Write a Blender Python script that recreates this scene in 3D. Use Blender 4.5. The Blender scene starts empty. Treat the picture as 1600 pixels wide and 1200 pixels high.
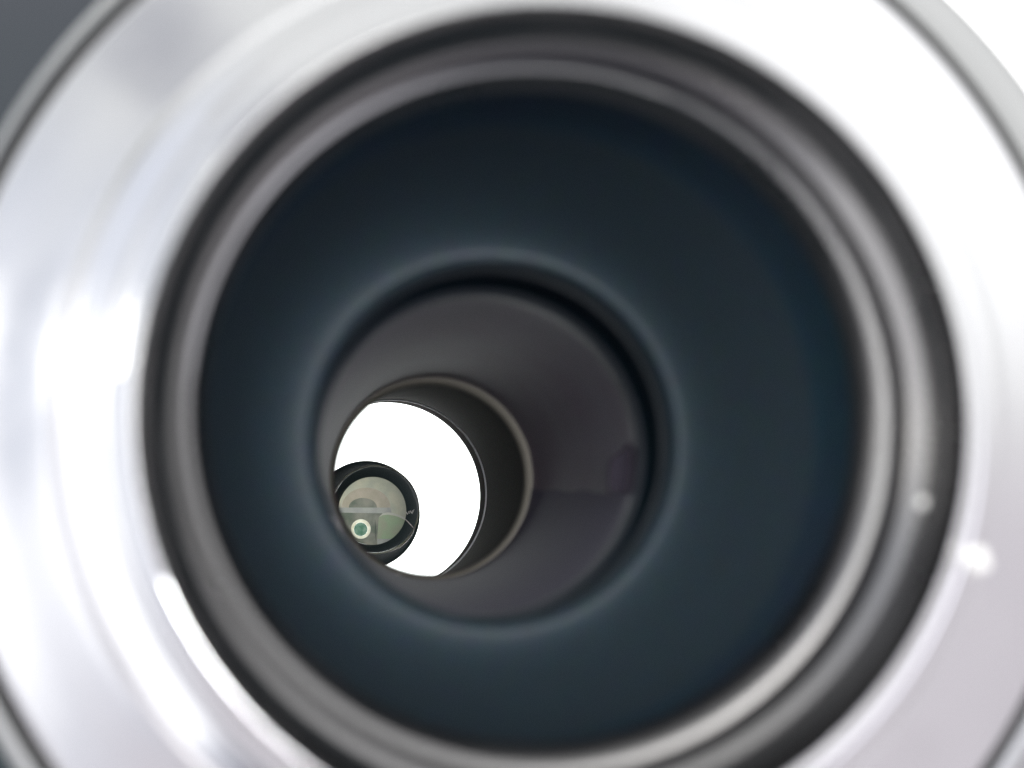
import bpy, bmesh, math, random
from mathutils import Vector, Matrix, noise
random.seed(4)
scene = bpy.context.scene
COL = scene.collection
PI = math.pi

# ---------------------------------------------------------------- camera
F = 2200.0                      # focal length in photograph pixels (1600 wide)
VPX, VPY = 535.0, 840.0         # where the telescope's axis points in the photograph
ydir_c = Vector(((VPX-800)/F, (600-VPY)/F, -1.0)).normalized()     # world +Y in camera space
up = Vector((0, 1, 0))
zdir_c = (up - ydir_c*up.dot(ydir_c)).normalized()                 # world +Z in camera space
xdir_c = ydir_c.cross(zdir_c)
R = Matrix((xdir_c, ydir_c, zdir_c))                               # camera space -> world
CAM = Vector((0, 0, 1.2))
cd = bpy.data.cameras.new('camera')
cam = bpy.data.objects.new('camera', cd); COL.objects.link(cam)
cam.matrix_world = Matrix.Translation(CAM) @ R.to_4x4()
cd.sensor_width = 36; cd.lens = F/1600*36
cd.clip_start = 0.002; cd.clip_end = 200
cd.dof.use_dof = True
cd.dof.focus_distance = 0.33
cd.dof.aperture_fstop = (cd.lens/1000)/0.0021
scene.camera = cam

# ---------------------------------------------------------------- world light
w = bpy.data.worlds.new('World'); scene.world = w; w.use_nodes = True
nt = w.node_tree; nt.nodes.clear()
def N(t, typ, **kw):
    n = t.nodes.new(typ)
    for k, v in kw.items(): setattr(n, k, v)
    return n
wo = N(nt, 'ShaderNodeOutputWorld'); bg = N(nt, 'ShaderNodeBackground')
tc = N(nt, 'ShaderNodeTexCoord')
nt.links.new(bg.outputs[0], wo.inputs[0])
def lobe(direction, c0, c1):
    """0..1 weight round a direction; c0, c1 are cosines where it starts and is full"""
    d = N(nt, 'ShaderNodeVectorMath', operation='DOT_PRODUCT')
    nt.links.new(tc.outputs['Generated'], d.inputs[0]); d.inputs[1].default_value = Vector(direction).normalized()
    m = N(nt, 'ShaderNodeMapRange', interpolation_type='SMOOTHSTEP')
    nt.links.new(d.outputs['Value'], m.inputs['Value'])
    m.inputs['From Min'].default_value = c0; m.inputs['From Max'].default_value = c1
    return m.outputs['Result']
cur = None
def layer(direction, c0, c1, rgb):
    global cur
    mx = N(nt, 'ShaderNodeMix', data_type='RGBA')
    nt.links.new(lobe(direction, c0, c1), mx.inputs['Factor'])
    if cur is None: mx.inputs['A'].default_value = (*BASE, 1)
    else: nt.links.new(cur, mx.inputs['A'])
    mx.inputs['B'].default_value = (*rgb, 1)
    cur = mx.outputs['Result']
BASE = (0.76, 0.72, 0.77)
layer((0.1, -0.2, 1), -0.12, 0.30, (0.93, 0.94, 0.94))       # bright room above
layer((-1, -0.5, -0.0), 0.50, 0.85, (0.80, 0.84, 0.95))      # pale wall on the left
layer((-1, -0.42, -0.26), 0.86, 0.90, (1.7, 1.7, 1.75))      # window low on the left
layer((1, -0.3, 0.80), 0.70, 0.92, (1.5, 1.5, 1.52))         # bright lobe added for reflections in the chrome's right side
layer((-0.60, 0.12, 0.80), 0.988, 0.996, (0.52, 0.53, 0.58))  # dull patch up left
layer((0.0, -1, -1.0), 0.72, 0.86, (0.10, 0.10, 0.14))      # shade below and behind
# lighter and darker rings of tone, added to band the chrome's reflections
sep = N(nt, 'ShaderNodeSeparateXYZ'); nt.links.new(tc.outputs['Generated'], sep.inputs[0])
wn = N(nt, 'ShaderNodeTexNoise'); wn.inputs['Scale'].default_value = 3.0; nt.links.new(tc.outputs['Generated'], wn.inputs['Vector'])
wm = N(nt, 'ShaderNodeMath', operation='MULTIPLY_ADD'); nt.links.new(wn.outputs['Fac'], wm.inputs[0]); wm.inputs[1].default_value = 0.26
nt.links.new(sep.outputs['Y'], wm.inputs[2])
rp = N(nt, 'ShaderNodeValToRGB'); wa = N(nt, 'ShaderNodeMath', operation='MULTIPLY_ADD'); wa.inputs[1].default_value = 0.5; wa.inputs[2].default_value = 0.5
nt.links.new(wm.outputs[0], wa.inputs[0]); nt.links.new(wa.outputs[0], rp.inputs[0])
els = [(0.0, 1.0), (0.20, 0.9), (0.26, 0.65), (0.32, 1.0), (0.44, 0.95), (0.49, 0.74), (0.53, 1.0), (0.57, 0.72), (0.60, 1.04), (0.65, 0.80), (0.68, 1.08), (0.73, 0.78), (0.78, 1.0), (1.0, 1.0)]
rp.color_ramp.elements[0].position = els[0][0]; rp.color_ramp.elements[0].color = (els[0][1],)*3+(1,)
rp.color_ramp.elements[1].position = 1.0; rp.color_ramp.elements[1].color = (1, 1, 1, 1)
for p_, v_ in els[1:-1]:
    e_ = rp.color_ramp.elements.new(p_); e_.color = (v_,)*3+(1,)
mm = N(nt, 'ShaderNodeMix', data_type='RGBA', blend_type='MULTIPLY'); mm.inputs['Factor'].default_value = 1
nt.links.new(cur, mm.inputs['A']); nt.links.new(rp.outputs[0], mm.inputs['B']); cur = mm.outputs['Result']
layer((0.0, -1, -0.1), 0.80, 0.93, (0.16, 0.17, 0.20))       # dim depth of the room behind
layer((0.56, -1, -0.22), 0.945, 0.985, (2.2, 2.2, 2.4))       # bright lobe added behind right to light the funnel's left
layer((-0.85, -1, 0.15), 0.93, 0.985, (1.9, 1.92, 1.88))     # bright lobe added behind left, reflected by the sleeve's right side
layer((-0.15, -1, 0.55), 0.96, 0.985, (5.0, 4.9, 4.8))        # bright lobe added behind and above to light the funnel's bottom
layer((-1, -0.14, 0.22), 0.984, 0.992, (4.5, 4.4, 4.2))        # small bright lobe added on the left for a patch in the sleeve
layer((0.02, -1, 0.03), 0.972, 0.988, (2.5, 2.5, 2.5))  # wider fill lobe added behind the viewer to light the inside
layer((-0.03, -1, 0.02), 0.9925, 0.9955, (55, 55, 55))          # narrow fill lobe added behind the viewer to light tube and holder
layer((0, 1, 0.0), 0.45, 0.75, (3.4, 3.4, 3.4))              # bright sky ahead of the telescope
nt.links.new(cur, bg.inputs[0])
bg.inputs[1].default_value = 1.0

# ---------------------------------------------------------------- render
scene.render.engine = 'CYCLES'
scene.view_settings.view_transform = 'Standard'
scene.view_settings.look = 'None'
scene.view_settings.exposure = 0
scene.view_settings.gamma = 1
scene.cycles.use_denoising = True
scene.render.dither_intensity = 2.0
scene.cycles.max_bounces = 14
scene.cycles.diffuse_bounces = 6
scene.cycles.glossy_bounces = 8
scene.cycles.transparent_max_bounces = 12
scene.cycles.sample_clamp_indirect = 8

# ---------------------------------------------------------------- helpers
def ray(px, py, d):
    """world point seen at photograph pixel (px, py), d millimetres along the axis"""
    v = R @ Vector(((px-800)/F, (600-py)/F, -1.0))
    return CAM + v*(d/1000/v.y)
def circ(cx, cy, rad, d):
    """pixel circle at depth d -> (world centre, radius in metres)"""
    c = ray(cx, cy, d)
    k = 0.5*((ray(cx+rad, cy, d)-c).length + (ray(cx, cy+rad, d)-c).length)
    return c, k
def pushed(cr, dr=0.0, dy=0.0):
    return cr[0]+Vector((0, dy/1000, 0)), cr[1]+dr/1000
def link(name, bm, mat, parent=None, smooth=True, sharp=40):
    bmesh.ops.recalc_face_normals(bm, faces=bm.faces)
    if smooth:
        for f in bm.faces: f.smooth = True
        for e in bm.edges:
            if len(e.link_faces) == 2 and e.calc_face_angle(0) > math.radians(sharp): e.smooth = False
    me = bpy.data.meshes.new(name); bm.to_mesh(me); bm.free()
    o = bpy.data.objects.new(name, me); COL.objects.link(o)
    me.materials.append(mat)
    if parent:
        o.parent = parent
        o.matrix_parent_inverse = root_inv(parent)
    return o
def root_inv(p):
    m = p.matrix_basis.copy(); q = p
    while q.parent:
        m = q.parent.matrix_basis @ q.matrix_parent_inverse @ m if False else m
        q = q.parent
    return (p.matrix_basis.inverted() if p.parent is None else Matrix.Identity(4))
def loft(name, prof, mat, parent=None, closed=True, seg=240, sharp=40, wob=None):
    """ring-shaped solid through a list of (centre, radius)"""
    bm = bmesh.new(); rows = []
    for c, r in prof:
        row = []
        for k in range(seg):
            a = 2*PI*k/seg
            row.append(bm.verts.new(c+Vector((r*math.cos(a), 0, r*math.sin(a)))))
        rows.append(row)
    n = len(rows)
    for i in range(n if closed else n-1):
        A, B = rows[i], rows[(i+1) % n]
        for k in range(seg):
            bm.faces.new((A[k], A[(k+1) % seg], B[(k+1) % seg], B[k]))
    return link(name, bm, mat, parent, sharp=sharp)
def rounded(p, q, r, n=6):
    """quarter-round between profile points: p -> corner -> q by quadratic curve"""
    out = []
    for i in range(n+1):
        t = i/n
        c = p[0]*(1-t)**2 + r[0]*2*t*(1-t) + q[0]*t*t
        out.append((c, p[1]*(1-t)**2 + r[1]*2*t*(1-t) + q[1]*t*t))
    return out
def disc(name, c, r, th, mat, parent=None, seg=160, bulge=0):
    bm = bmesh.new(); rows = []
    prof = [(0.02, -bulge), (0.35, -bulge*0.88), (0.7, -bulge*0.5), (1, 0), (1, th), (0.02, th)]
    for fr, y in prof:
        rows.append([bm.verts.new(c+Vector((r*fr*math.cos(2*PI*k/seg), y, r*fr*math.sin(2*PI*k/seg)))) for k in range(seg)])
    for A, B in zip(rows, rows[1:]):
        for k in range(seg): bm.faces.new((A[k], A[(k+1) % seg], B[(k+1) % seg], B[k]))
    bm.faces.new(rows[0]); bm.faces.new(list(reversed(rows[-1])))
    return link(name, bm, mat, parent)
def wire(name, pts, rad, mat, parent=None, seg=10, taper=True):
    """thin round wire through world points (Catmull-Rom)"""
    P = []
    q = [pts[0]]+list(pts)+[pts[-1]]
    for i in range(1, len(q)-2):
        for s in range(10):
            t = s/10
            P.append(0.5*((2*q[i])+(-q[i-1]+q[i+1])*t+(2*q[i-1]-5*q[i]+4*q[i+1]-q[i+2])*t*t+(-q[i-1]+3*q[i]-3*q[i+1]+q[i+2])*t**3))
    P.append(pts[-1])
    bm = bmesh.new(); rows = []
    for i, p in enumerate(P):
        t = (P[min(i+1, len(P)-1)]-P[max(i-1, 0)]).normalized()
        u = t.cross(Vector((0, 1, 0))).normalized(); v = t.cross(u)
        k = i/(len(P)-1)
        rr = rad*(max(0.25, math.sin(PI*k)**0.5) if taper else 1)
        rows.append([bm.verts.new(p+u*rr*math.cos(2*PI*j/seg)+v*rr*math.sin(2*PI*j/seg)) for j in range(seg)])
    for A, B in zip(rows, rows[1:]):
        for j in range(seg): bm.faces.new((A[j], A[(j+1) % seg], B[(j+1) % seg], B[j]))
    bm.faces.new(rows[0]); bm.faces.new(rows[-1])
    return link(name, bm, mat, parent)
def plate(name, outline, th, mat, parent=None, back=None):
    """flat plate of given thickness (metres) from world outline points, extruded along +Y"""
    bm = bmesh.new()
    a = [bm.verts.new(p) for p in outline]; b = [bm.verts.new(p+Vector((0, th, 0))) for p in outline]
    bm.faces.new(a); bm.faces.new(list(reversed(b)))
    n = len(a)
    for i in range(n): bm.faces.new((a[i], a[(i+1) % n], b[(i+1) % n], b[i]))
    bm.faces.ensure_lookup_table()
    if back:
        for f in bm.faces: f.material_index = 1
        bm.faces[0].material_index = 0
    o = link(name, bm, mat, parent, smooth=False)
    if back: o.data.materials.append(back)
    return o

# ---------------------------------------------------------------- materials
def mat(name, rgb, rough=0.5, metal=0.0, spec=0.5, grain=0.0, gscale=1500, rgb2=None, cscale=60, bump=0.0,
        bscale=900, rvar=0.0, aniso=0.0):
    m = bpy.data.materials.new(name); m.use_nodes = True
    t = m.node_tree; b = t.nodes['Principled BSDF']
    b.inputs['Base Color'].default_value = (*rgb, 1)
    b.inputs['Roughness'].default_value = rough
    b.inputs['Metallic'].default_value = metal
    b.inputs['Specular IOR Level'].default_value = spec
    co = N(t, 'ShaderNodeTexCoord').outputs['Object']
    col = None
    if rgb2 is not None:
        n = N(t, 'ShaderNodeTexNoise'); n.inputs['Scale'].default_value = cscale; n.inputs['Detail'].default_value = 3
        t.links.new(co, n.inputs['Vector'])
        mr = N(t, 'ShaderNodeMapRange'); mr.inputs['From Min'].default_value = 0.35; mr.inputs['From Max'].default_value = 0.65
        t.links.new(n.outputs['Fac'], mr.inputs['Value'])
        mx = N(t, 'ShaderNodeMix', data_type='RGBA'); t.links.new(mr.outputs[0], mx.inputs['Factor'])
        mx.inputs['A'].default_value = (*rgb, 1); mx.inputs['B'].default_value = (*rgb2, 1)
        col = mx.outputs['Result']
    if grain > 0:
        n = N(t, 'ShaderNodeTexNoise'); n.inputs['Scale'].default_value = gscale; n.inputs['Detail'].default_value = 2
        t.links.new(co, n.inputs['Vector'])
        sub = N(t, 'ShaderNodeVectorMath', operation='MULTIPLY_ADD')
        t.links.new(n.outputs['Color'], sub.inputs[0])
        g = grain*4
        sub.inputs[1].default_value = (g, g, g); sub.inputs[2].default_value = (1-g/2,)*3
        mu = N(t, 'ShaderNodeVectorMath', operation='MULTIPLY')
        t.links.new(sub.outputs[0], mu.inputs[0])
        if col is None: mu.inputs[1].default_value = rgb
        else: t.links.new(col, mu.inputs[1])
        col = mu.outputs[0]
    if col is not None: t.links.new(col, b.inputs['Base Color'])
    if rvar > 0:
        n = N(t, 'ShaderNodeTexNoise'); n.inputs['Scale'].default_value = 90; n.inputs['Detail'].default_value = 4
        t.links.new(co, n.inputs['Vector'])
        mr = N(t, 'ShaderNodeMapRange'); t.links.new(n.outputs['Fac'], mr.inputs['Value'])
        mr.inputs['From Min'].default_value = 0.3; mr.inputs['From Max'].default_value = 0.7
        mr.inputs['To Min'].default_value = rough; mr.inputs['To Max'].default_value = rough+rvar
        t.links.new(mr.outputs[0], b.inputs['Roughness'])
    if bump > 0:
        n = N(t, 'ShaderNodeTexNoise'); n.inputs['Scale'].default_value = bscale; n.inputs['Detail'].default_value = 3
        t.links.new(co, n.inputs['Vector'])
        bp = N(t, 'ShaderNodeBump'); bp.inputs['Strength'].default_value = bump; bp.inputs['Distance'].default_value = 0.0002
        t.links.new(n.outputs['Fac'], bp.inputs['Height']); t.links.new(bp.outputs[0], b.inputs['Normal'])
    return m
def translucent(name, rgb, rgb2=None, scale=150, refl=0.002):
    """frosted glass: light from behind comes through tinted"""
    m = bpy.data.materials.new(name); m.use_nodes = True
    t = m.node_tree; t.nodes.clear()
    o = N(t, 'ShaderNodeOutputMaterial'); tr = N(t, 'ShaderNodeBsdfTranslucent'); gl = N(t, 'ShaderNodeBsdfGlossy')
    gl.inputs['Roughness'].default_value = 0.15
    mx = N(t, 'ShaderNodeMixShader'); mx.inputs[0].default_value = refl
    tr.inputs['Color'].default_value = (*rgb, 1)
    if rgb2:
        co = N(t, 'ShaderNodeTexCoord')
        n = N(t, 'ShaderNodeTexNoise'); n.inputs['Scale'].default_value = scale; n.inputs['Detail'].default_value = 2
        t.links.new(co.outputs['Object'], n.inputs['Vector'])
        mr = N(t, 'ShaderNodeMapRange'); mr.inputs['From Min'].default_value = 0.35; mr.inputs['From Max'].default_value = 0.65
        t.links.new(n.outputs['Fac'], mr.inputs['Value'])
        mc = N(t, 'ShaderNodeMix', data_type='RGBA'); t.links.new(mr.outputs[0], mc.inputs['Factor'])
        mc.inputs['A'].default_value = (*rgb, 1); mc.inputs['B'].default_value = (*rgb2, 1)
        t.links.new(mc.outputs['Result'], tr.inputs['Color'])
    t.links.new(tr.outputs[0], mx.inputs[1]); t.links.new(gl.outputs[0], mx.inputs[2]); t.links.new(mx.outputs[0], o.inputs[0])
    return m
def clear_glass(name):
    m = bpy.data.materials.new(name); m.use_nodes = True
    t = m.node_tree; t.nodes.clear()
    o = N(t, 'ShaderNodeOutputMaterial'); tr = N(t, 'ShaderNodeBsdfTransparent'); gl = N(t, 'ShaderNodeBsdfGlossy')
    gl.inputs['Roughness'].default_value = 0.02
    fr = N(t, 'ShaderNodeFresnel'); fr.inputs[0].default_value = 1.08
    mx = N(t, 'ShaderNodeMixShader')
    tr.inputs['Color'].default_value = (0.97, 0.99, 0.98, 1)
    t.links.new(fr.outputs[0], mx.inputs[0])
    t.links.new(tr.outputs[0], mx.inputs[1]); t.links.new(gl.outputs[0], mx.inputs[2]); t.links.new(mx.outputs[0], o.inputs[0])
    return m

M = dict(
    chrome=mat('polished_chrome', (0.86, 0.86, 0.87), 0.13, 1.0, rvar=0.14, bump=0.25, bscale=70),
    flange=mat('satin_steel', (0.50, 0.505, 0.50), 0.28, 1.0, rvar=0.08),
    grip=mat('black_rubber', (0.02, 0.02, 0.022), 0.5),
    sleeve=mat('dark_satin_metal', (0.29, 0.285, 0.285), 0.24, 1.0, rvar=0.12),
    barrel=mat('matt_black_barrel', (0.018, 0.046, 0.066), 0.55, 0, 0.4, grain=0.5, gscale=2600, rgb2=(0.024, 0.043, 0.066), cscale=50),
    lip=mat('black_anodised_lip', (0.026, 0.043, 0.056), 0.52, 0, 0.55, grain=0.35, gscale=2400),
    ring=mat('retaining_ring_black', (0.012, 0.03, 0.042), 0.5, 0, 0.4, grain=0.4, gscale=2200),
    ringedge=mat('worn_ring_edge', (0.16, 0.18, 0.21), 0.4, 0.3),
    tube=mat('flat_black_baffle', (0.33, 0.27, 0.35), 0.5, 0, 0.6, grain=0.12, gscale=1900, rgb2=(0.36, 0.34, 0.40), cscale=70),
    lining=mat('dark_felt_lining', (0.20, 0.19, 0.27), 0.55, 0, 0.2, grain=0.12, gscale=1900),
    tab=mat('matt_tab', (0.045, 0.04, 0.055), 0.95, 0, 0.05),
    stop=mat('grey_stop_ring', (0.24, 0.225, 0.195), 0.75, 0.2),
    front=mat('brown_black_tube', (0.07, 0.064, 0.062), 0.95, 0, 0.08, grain=0.3, gscale=1500),
    rim=mat('pale_front_rim', (0.85, 0.86, 0.9), 0.4, 0.0),
    holder=mat('black_holder', (0.03, 0.048, 0.052), 0.5, 0, 0.5),
    paint=mat('white_paint', (0.85, 0.84, 0.82), 0.5),
    palewire=mat('pale_wire', (0.85, 0.80, 0.80), 0.35, 0.3),
    body=mat('black_body_paint', (0.03, 0.03, 0.033), 0.5, bump=0.2),
    backdrop=mat('dark_slate_wall', (0.052, 0.056, 0.066), 0.9, rgb2=(0.022, 0.032, 0.036), cscale=1.1),
    beige=translucent('frosted_beige_glass', (0.46, 0.43, 0.33), (0.36, 0.36, 0.29), 350),  # these translucent tints carry the reflection in the secondary mirror
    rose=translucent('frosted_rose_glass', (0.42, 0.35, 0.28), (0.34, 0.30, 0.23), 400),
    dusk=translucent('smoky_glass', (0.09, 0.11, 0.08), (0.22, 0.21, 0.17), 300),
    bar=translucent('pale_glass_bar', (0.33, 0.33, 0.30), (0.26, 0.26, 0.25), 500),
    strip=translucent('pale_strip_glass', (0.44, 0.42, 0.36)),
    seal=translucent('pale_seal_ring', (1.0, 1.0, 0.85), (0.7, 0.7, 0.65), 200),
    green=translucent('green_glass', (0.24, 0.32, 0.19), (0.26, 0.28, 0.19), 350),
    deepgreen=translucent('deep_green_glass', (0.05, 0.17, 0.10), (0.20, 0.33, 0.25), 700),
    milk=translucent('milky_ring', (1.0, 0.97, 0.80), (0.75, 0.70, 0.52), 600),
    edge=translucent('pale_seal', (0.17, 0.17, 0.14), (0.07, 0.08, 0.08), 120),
    glass=clear_glass('clear_plate_glass'),
)

# ---------------------------------------------------------------- the telescope
base = ray(VPX, VPY, 100)
tel = bpy.data.objects.new('telescope', None); COL.objects.link(tel)
cA, rA = circ(883, 650, 960, 104)
tel.location = (cA.x, 0.104, cA.z-rA)
tel['label'] = 'chrome and black telescope seen from behind, looking down its tube to a white front'
tel['category'] = 'telescope'
bpy.context.view_layer.update()

def P(cx, cy, rad, d, dr=0.0, dy=0.0): return pushed(circ(cx, cy, rad, d), dr, dy)

# outer flange, a satin ring behind the chrome collar
o0 = P(883, 650, 960, 104)
fl = [pushed(o0, 0, 8), pushed(o0, 0, 0.8), pushed(o0, -0.35, 0.1), pushed(o0, -0.9, 0.0), P(872, 648, 942, 103.6, 0, 0.3),
      P(864, 646, 930, 103.2), P(846, 642, 906, 103.0), P(846, 642, 905, 103.2), pushed(P(846, 642, 904, 103), 0, 8)]
loft('outer_flange', fl, M['flange'], tel, sharp=50)
g0 = P(847, 641, 904, 103)
loft('groove', [pushed(g0, 1, 3.0), pushed(g0, -2.5, 3.0), pushed(g0, -2.5, 9), pushed(g0, 1, 9)], M['grip'], tel)

# chrome collar
c = []
a0 = P(848, 640, 889, 101.5)
c += [pushed(a0, 0, 8)]
c += rounded(pushed(a0, 0, 1.2), P(849, 640, 872, 100.2), pushed(a0, 0, -0.6), 7)
c += [P(849, 640, 866, 99.9), P(850, 640, 838, 98.6), P(851, 640, 802, 96.7), P(852, 640, 766, 94.8), P(853, 641, 748, 93.9),
      P(855, 640, 740, 93.5), P(855, 640, 737, 93.0)]
c += rounded(P(856, 640, 735, 92.6), P(860, 640, 722, 91.8), P(857, 640, 732, 92.0), 5)
c += [P(864, 640, 705, 91.2), P(868, 640, 694, 90.9), P(869, 640, 690, 90.3)]
c += rounded(P(870, 640, 687, 89.8), P(873, 640, 678, 89.4), P(871, 640, 685, 89.4), 4)
c += [P(879, 640, 662, 88.4)]
c += rounded(P(882, 642, 655, 87.8), P(884, 642, 648, 88.4), P(884, 642, 650, 87.5), 6)
c += [pushed(P(884, 640, 641, 88.4), 0, 1.2), pushed(P(884, 640, 641, 88.4), 2.0, 1.2), pushed(a0, -3, 8)]
loft('chrome_collar', c, M['chrome'], tel, seg=320, sharp=35)

# inner sleeve with its turned steps
def RD(rmm, d, lean=0.0):
    """sleeve profile point: radius in mm at depth d, centred on the line from rim to sleeve end"""
    t = (d-88.4)/(97.0-88.4)
    return ray(884+(841-884)*t, 640, d)+Vector((-0.55, 0, 1))*lean/1000, rmm/1000
s = [RD(26.15, 88.9), RD(25.95, 89.4), RD(25.5, 90.2), RD(25.25, 90.9)]
s += rounded(RD(25.15, 91.0), RD(24.2, 92.1), RD(24.72, 91.45, 0.34), 8)
s += [RD(24.15, 93.2), RD(24.25, 94.4), RD(23.9, 94.55)]
s += rounded(RD(23.75, 94.6), RD(22.85, 96.6), RD(23.24, 95.6, 0.40), 8)
s += [RD(22.8, 97.2), RD(25.5, 97.6), RD(27.2, 92)]
loft('inner_sleeve', s, M['sleeve'], tel, seg=320, sharp=60)

# black barrel and its funnel down to the retaining ring
cC = P(841, 640, 516, 97.0)
cD = P(775, 687, 277, 123)
pl = P(784, 679, 420, 120.5)
mid = lambda p, q, t: (p[0]*(1-t)+q[0]*t, p[1]*(1-t)+q[1]*t)
pw = P(806, 667, 478, 106.0)
b = [pushed(cC, 0.4, 0), pushed(mid(cC, pw, 0.5), 0.8), pw, pushed(pw, 3, 0), pushed(cC, 4.5, 0)]
loft('barrel', b, M['barrel'], tel, sharp=80)
f = [pushed(pw, 0.1, -0.3)]
f += rounded(pushed(pw, 0.0, 0.0), pushed(cD, 0.5, -0.5), (P(782, 680, 400, 122.0)[0]+Vector((-0.0017, 0, -0.0004)), 0.0203), 16)
f += rounded(pushed(cD, 0.5, -0.5), pushed(cD, 0.0, 1.2), pushed(cD, 0.0, 0.0), 6)
f += [pushed(cD, 0.0, 3.2), pushed(cD, 3, 3.4), pushed(pw, 4, 0)]
loft('funnel', f, M['lip'], tel, sharp=80)

# retaining ring between funnel and baffle tube
cE = P(749, 709, 247, 140)
k = [pushed(cD, 0.05, 3.2), pushed(cD, 0.9, 4.5), pushed(cD, 1.0, 8), pushed(cE, 1.2, -3.5), pushed(cE, 0.45, -2.5),
     pushed(cE, 0.5, 1), pushed(cE, 4, 1), pushed(cD, 4, 3.4)]
loft('retaining_ring', k, M['ring'], tel, sharp=60)
loft('ring_lip', [pushed(cD, 0.3, 3.4)]+rounded(pushed(cD, 0.1, 2.6), pushed(cD, 0.1, 4.0), pushed(cD, -0.25, 3.3), 6)+[pushed(cD, 0.5, 4.2)], M['ringedge'], tel, sharp=80)  # lip ring in a paler colour than the retaining ring
loft('ring_edge', [pushed(cE, 0.5, -2.4)]+rounded(pushed(cE, 0.42, -2.6), pushed(cE, 0.0, 0.4), pushed(cE, 0.0, -2.2), 6)+[pushed(cE, 0.6, 0.6)],
     M['ringedge'], tel, sharp=80)

# baffle tube, its lower half covered by a darker layer
cF = P(675, 747, 155, 208)
t_ = [pushed(cE, 0.1, 0.2)]
for i in range(1, 12): t_.append(pushed(mid(cE, cF, i/12), 0.35))
t_ += [pushed(cF, 0.35, -0.2), pushed(cF, 3, -0.2), pushed(cE, 3, 0.2)]
tube = loft('baffle_tube', t_, M['tube'], tel, sharp=80)
def wall_angle(px, py, cc):
    d = (cc[0].y-CAM.y)*1000; p = ray(px, py, d)-cc[0]; return math.atan2(p.z, p.x)
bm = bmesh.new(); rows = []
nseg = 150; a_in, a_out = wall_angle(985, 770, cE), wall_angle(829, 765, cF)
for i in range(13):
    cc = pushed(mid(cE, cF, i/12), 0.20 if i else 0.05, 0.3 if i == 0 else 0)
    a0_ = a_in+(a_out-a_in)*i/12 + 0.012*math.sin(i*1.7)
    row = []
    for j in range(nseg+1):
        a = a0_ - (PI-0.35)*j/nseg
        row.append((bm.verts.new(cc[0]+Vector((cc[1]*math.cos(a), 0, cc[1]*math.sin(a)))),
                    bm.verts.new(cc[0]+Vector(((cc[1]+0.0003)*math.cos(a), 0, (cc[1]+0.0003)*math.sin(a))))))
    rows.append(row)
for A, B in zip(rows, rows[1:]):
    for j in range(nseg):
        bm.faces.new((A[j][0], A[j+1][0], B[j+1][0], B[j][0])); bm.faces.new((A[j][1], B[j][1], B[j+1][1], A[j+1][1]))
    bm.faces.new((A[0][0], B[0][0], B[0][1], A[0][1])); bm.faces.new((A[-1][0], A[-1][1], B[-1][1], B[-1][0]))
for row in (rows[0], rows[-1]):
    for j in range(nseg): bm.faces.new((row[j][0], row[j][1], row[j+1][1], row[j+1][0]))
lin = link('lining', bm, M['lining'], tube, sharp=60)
# small dark tab at the mouth of the tube
tab = [ray(x, y, 143) for x, y in ((1000, 770), (952, 768), (951, 745), (953, 722), (962, 712), (974, 703), (985, 690), (1000, 680))]
plate('lining_tab', tab, 0.0003, M['tab'], tube)

# stop ring and the front section of the tube
st = [pushed(cF, 0.5, -0.3)]+rounded(pushed(cF, 0.10, -0.3), P(671.5, 749, 150.2, 208, 0, 0.9), P(671.5, 749, 150.2, 208, 0, -0.3), 6)
st += [P(671.5, 749, 150.2, 208, 0, 1.2), pushed(cF, 0.5, 1.2)]
loft('stop_ring', st, M['stop'], tel, sharp=70)
cG = P(612, 772, 148, 340)
ff = [pushed(cF, -0.5, 1.2), pushed(mid(cF, cG, 0.25), 0.3), pushed(mid(cF, cG, 0.6), 0.4), pushed(cG, 0.25, -0.5), pushed(cG, 3, -0.5), pushed(cF, 3, 1.2)]
loft('front_tube', ff, M['front'], tel, sharp=80)
loft('front_rim', [pushed(cG, 0.28, -0.5), pushed(cG, 0.0, -0.4), pushed(cG, -0.10, -0.3), pushed(cG, -0.12, 0.0), pushed(cG, 0.0, 0.5), pushed(cG, 0.4, 0.5)], M['rim'], tel, sharp=80)
cG2 = P(604, 775, 147.0, 352)
loft('glass_cell', [pushed(cG, 0.3, 0.5), pushed(cG, 0.9, 3), pushed(cG2, 0.4, -1.2), pushed(cG2, 0, 0), pushed(cG2, 0.2, 2), pushed(cG2, 6, 2), pushed(cG, 6, 0.5)],
     M['front'], tel, sharp=60)
# painted body shell around it all
sh0, sh1 = pushed(P(850, 640, 880, 108), -0.5, 0), (cG2[0]+Vector((0, 0.004, 0)), 0.036)
loft('body_shell', [sh0, sh1, (sh1[0], 0.0245), (sh1[0]+Vector((0, -0.002, 0)), 0.0245), (sh1[0]+Vector((0, -0.002, 0)), 0.034), pushed(sh0, -2)],
     M['body'], tel, sharp=40)
gp = disc('front_glass', P(606, 774, 150, 350)[0], cG2[1]+0.0012, 0.0012, M['glass'], tel)

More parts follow.
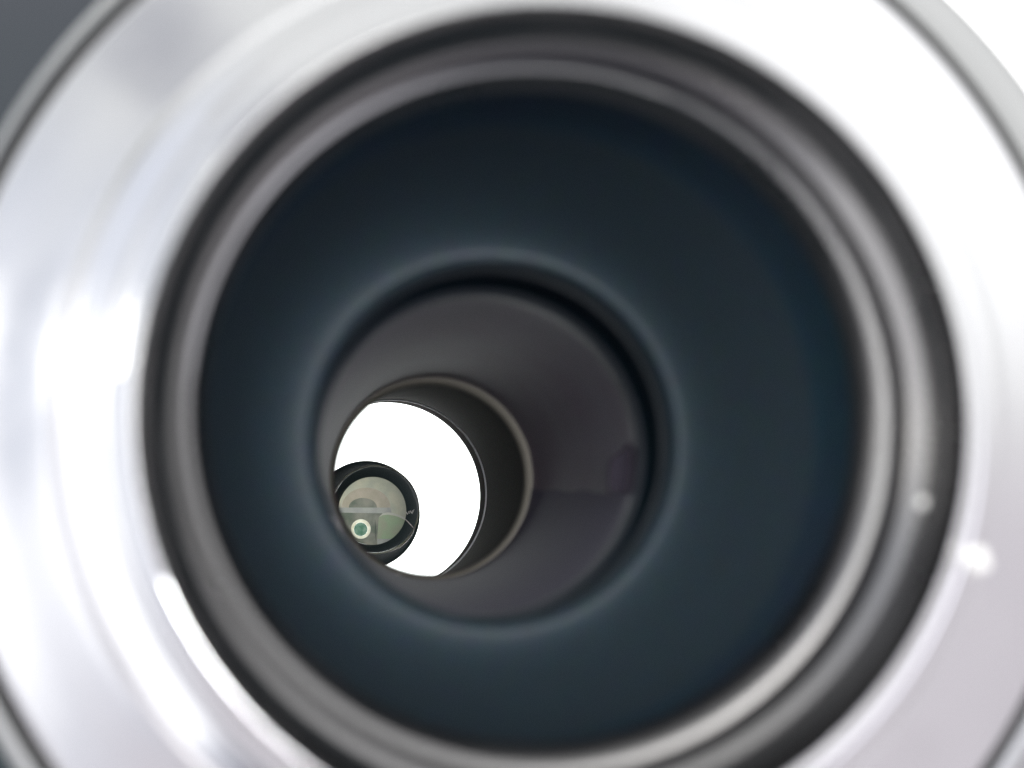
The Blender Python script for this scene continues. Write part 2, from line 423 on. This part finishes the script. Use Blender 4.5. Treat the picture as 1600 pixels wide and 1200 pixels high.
# ---------------------------------------------------------------- the mirror holder carried by the front glass
D0 = 335.0
hc = P(572, 804, 85, D0)
hold_y = 0.350 - D0/1000 - 0.0002
holder = loft('mirror_holder', [pushed(hc, 0, 1.2), pushed(hc, -0.2, 0.3), pushed(hc, -0.7, 0.0), P(586, 796, 69.6, D0), P(586, 796, 69.6, D0, 0, 0.8),
     P(586, 796, 69.6, D0, 0, hold_y*1000), pushed(hc, 0, hold_y*1000)], M['holder'], tel, sharp=50)
loft('seal_ring', [P(586, 796, 69.6, D0, 0, 0.0), P(586, 796, 68.6, D0, 0, -0.15), P(586, 796, 67.2, D0, 0, 0.1), P(586, 796, 68.6, D0, 0, 0.5)], M['seal'], holder, sharp=80)  # the bevel's bright sheen, built as a backlit translucent ring
loft('inner_bezel', [P(586, 796, 67.1, D0, 0, 0.2), P(584, 797, 60, D0, 0, 0.5), P(582, 798, 53.4, D0, 0, 1.2), P(582, 798, 53.4, D0, 0, 1.8), P(586, 796, 67.1, D0, 0, 1.8)],
     M['holder'], holder, sharp=50)
DB = D0+1.4
def blob(name, pts, m, dy=0.0, th=0.00015):
    return plate(name, [ray(x, y, DB-dy) for x, y in pts], th, m, holder, M['glass'])
def arcpts(cx, cy, r, a0, a1, n=24, ry=None):
    ry = ry or r
    return [(cx+r*math.cos(math.radians(a0+(a1-a0)*i/n)), cy-ry*math.sin(math.radians(a0+(a1-a0)*i/n))) for i in range(n+1)]
# the mirror's reflection, built from tinted translucent panes that butt against each other
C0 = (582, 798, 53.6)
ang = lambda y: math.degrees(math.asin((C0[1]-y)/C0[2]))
# upper part of the reflection (above y=793), with an arched inner part and a dark segment under the arch
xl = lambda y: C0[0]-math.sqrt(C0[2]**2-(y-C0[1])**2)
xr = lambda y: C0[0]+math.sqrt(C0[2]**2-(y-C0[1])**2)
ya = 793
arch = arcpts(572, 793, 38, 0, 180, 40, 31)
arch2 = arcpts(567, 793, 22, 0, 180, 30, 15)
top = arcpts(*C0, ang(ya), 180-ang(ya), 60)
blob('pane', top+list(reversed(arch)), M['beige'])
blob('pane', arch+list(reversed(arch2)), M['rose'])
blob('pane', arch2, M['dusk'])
# pale bar of the reflection
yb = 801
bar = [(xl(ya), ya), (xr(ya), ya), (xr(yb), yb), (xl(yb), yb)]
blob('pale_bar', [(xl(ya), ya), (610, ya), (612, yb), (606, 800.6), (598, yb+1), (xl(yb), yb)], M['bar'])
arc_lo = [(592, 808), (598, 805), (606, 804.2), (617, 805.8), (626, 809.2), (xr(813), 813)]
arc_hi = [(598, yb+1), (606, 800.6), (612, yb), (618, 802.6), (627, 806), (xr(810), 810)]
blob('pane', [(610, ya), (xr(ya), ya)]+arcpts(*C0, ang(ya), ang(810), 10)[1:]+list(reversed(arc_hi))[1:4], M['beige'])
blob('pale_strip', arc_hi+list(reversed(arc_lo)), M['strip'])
# lower part of the reflection
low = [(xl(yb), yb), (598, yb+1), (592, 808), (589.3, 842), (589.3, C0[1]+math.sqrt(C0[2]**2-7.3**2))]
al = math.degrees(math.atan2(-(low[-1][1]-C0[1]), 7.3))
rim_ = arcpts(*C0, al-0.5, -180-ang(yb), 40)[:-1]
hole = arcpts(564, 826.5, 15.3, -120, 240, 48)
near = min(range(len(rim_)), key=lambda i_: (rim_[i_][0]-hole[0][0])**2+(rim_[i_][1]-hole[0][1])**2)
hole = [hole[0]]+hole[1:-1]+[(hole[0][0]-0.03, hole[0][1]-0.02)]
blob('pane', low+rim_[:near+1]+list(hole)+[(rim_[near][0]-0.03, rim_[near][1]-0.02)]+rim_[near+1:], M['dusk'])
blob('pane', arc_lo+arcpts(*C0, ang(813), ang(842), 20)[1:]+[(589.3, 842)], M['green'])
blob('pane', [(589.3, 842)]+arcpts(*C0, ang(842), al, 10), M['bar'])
# small bright ring and green disc, also part of the built reflection
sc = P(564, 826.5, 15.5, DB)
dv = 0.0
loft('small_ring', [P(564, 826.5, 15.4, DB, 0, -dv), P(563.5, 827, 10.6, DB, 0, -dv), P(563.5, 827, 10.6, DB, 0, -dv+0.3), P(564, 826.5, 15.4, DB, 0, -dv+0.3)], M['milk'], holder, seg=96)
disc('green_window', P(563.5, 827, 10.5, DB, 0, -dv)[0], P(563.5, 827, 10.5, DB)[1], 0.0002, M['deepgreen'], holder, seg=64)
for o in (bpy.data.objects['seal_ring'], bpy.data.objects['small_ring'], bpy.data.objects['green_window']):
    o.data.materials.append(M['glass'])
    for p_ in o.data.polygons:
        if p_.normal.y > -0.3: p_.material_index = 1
# light arcs and a dark line of the reflection, shaped as thin strands
wp = lambda pts, d: [ray(x, y, d) for x, y in pts]
wire('wire', wp([(633, 811), (640, 818), (648, 827)], D0-0.3), 0.00013, M['palewire'], holder)
wire('wire', wp([(648, 827), (640, 841), (629, 852), (617, 859), (603, 863)], D0-0.3), 0.00010, M['palewire'], holder)
wire('wire', wp([(586, 811), (586.5, 825), (587, 846)], D0-0.1), 0.00006, M['holder'], holder)
# tiny white writing on the bezel
for pts in ([(635, 800), (636.5, 803.5), (639, 798.5)], [(640, 802.5), (641, 798), (643, 801.5), (644.5, 797.5)], [(643, 800), (644, 802.5), (647, 796)]):
    wire('writing', wp(pts, D0-0.2), 0.00007, M['paint'], holder, seg=6, taper=False)
# glints on the tube mouth, low on the left, shaped as pale strands
wire('clip', wp([(497, 800), (510, 801), (522, 808), (531, 822), (535, 838)], 146), 0.00011, M['palewire'], tel)
wire('clip', wp([(556, 852), (562, 866), (574, 883), (590, 893), (607, 897), (626, 897)], 205), 0.00016, M['palewire'], tel)

# ---------------------------------------------------------------- out-of-focus highlights on the metal, added as white blobs
def speck(px, py, d, r, label, m):
    bm = bmesh.new(); bmesh.ops.create_icosphere(bm, subdivisions=3, radius=r)
    for v in bm.verts:
        v.co *= 1+0.25*noise.noise(v.co/r*1.3+Vector((px, 0, 0))); v.co.y *= 0.6
    bmesh.ops.translate(bm, verts=bm.verts, vec=ray(px, py, d))
    o = link('dust_speck', bm, m)
    o['label'] = label; o['category'] = 'speck'; o['group'] = 'pale specks on the metal rings'
speck(1527, 875, 90.0, 0.0009, 'bright white speck on the chrome collar at the lower right of the opening', M['paint'])
speck(1443, 786, 90.6, 0.0004, 'small dull speck inside the dark grey sleeve on the right', M['paint'])
speck(218, 438, 89.5, 0.0005, 'pale speck on the chrome collar left of the opening', M['paint'])

# ---------------------------------------------------------------- dark wall beyond, on the left
bm = bmesh.new()
x0, x1 = ray(-2600, 600, 1500).x, ray(330, 600, 1500).x
z0, z1 = ray(0, 2600, 1500).z, ray(0, -1400, 1500).z
bmesh.ops.create_cube(bm, size=1)
bmesh.ops.scale(bm, vec=(x1-x0, 0.06, z1-z0), verts=bm.verts)
bmesh.ops.translate(bm, vec=((x0+x1)/2, 1.53, (z0+z1)/2), verts=bm.verts)
bw = link('backdrop', bm, M['backdrop'], smooth=False)
bw['kind'] = 'structure'; bw['label'] = 'dark slate grey surface far out of focus behind the left of the telescope'
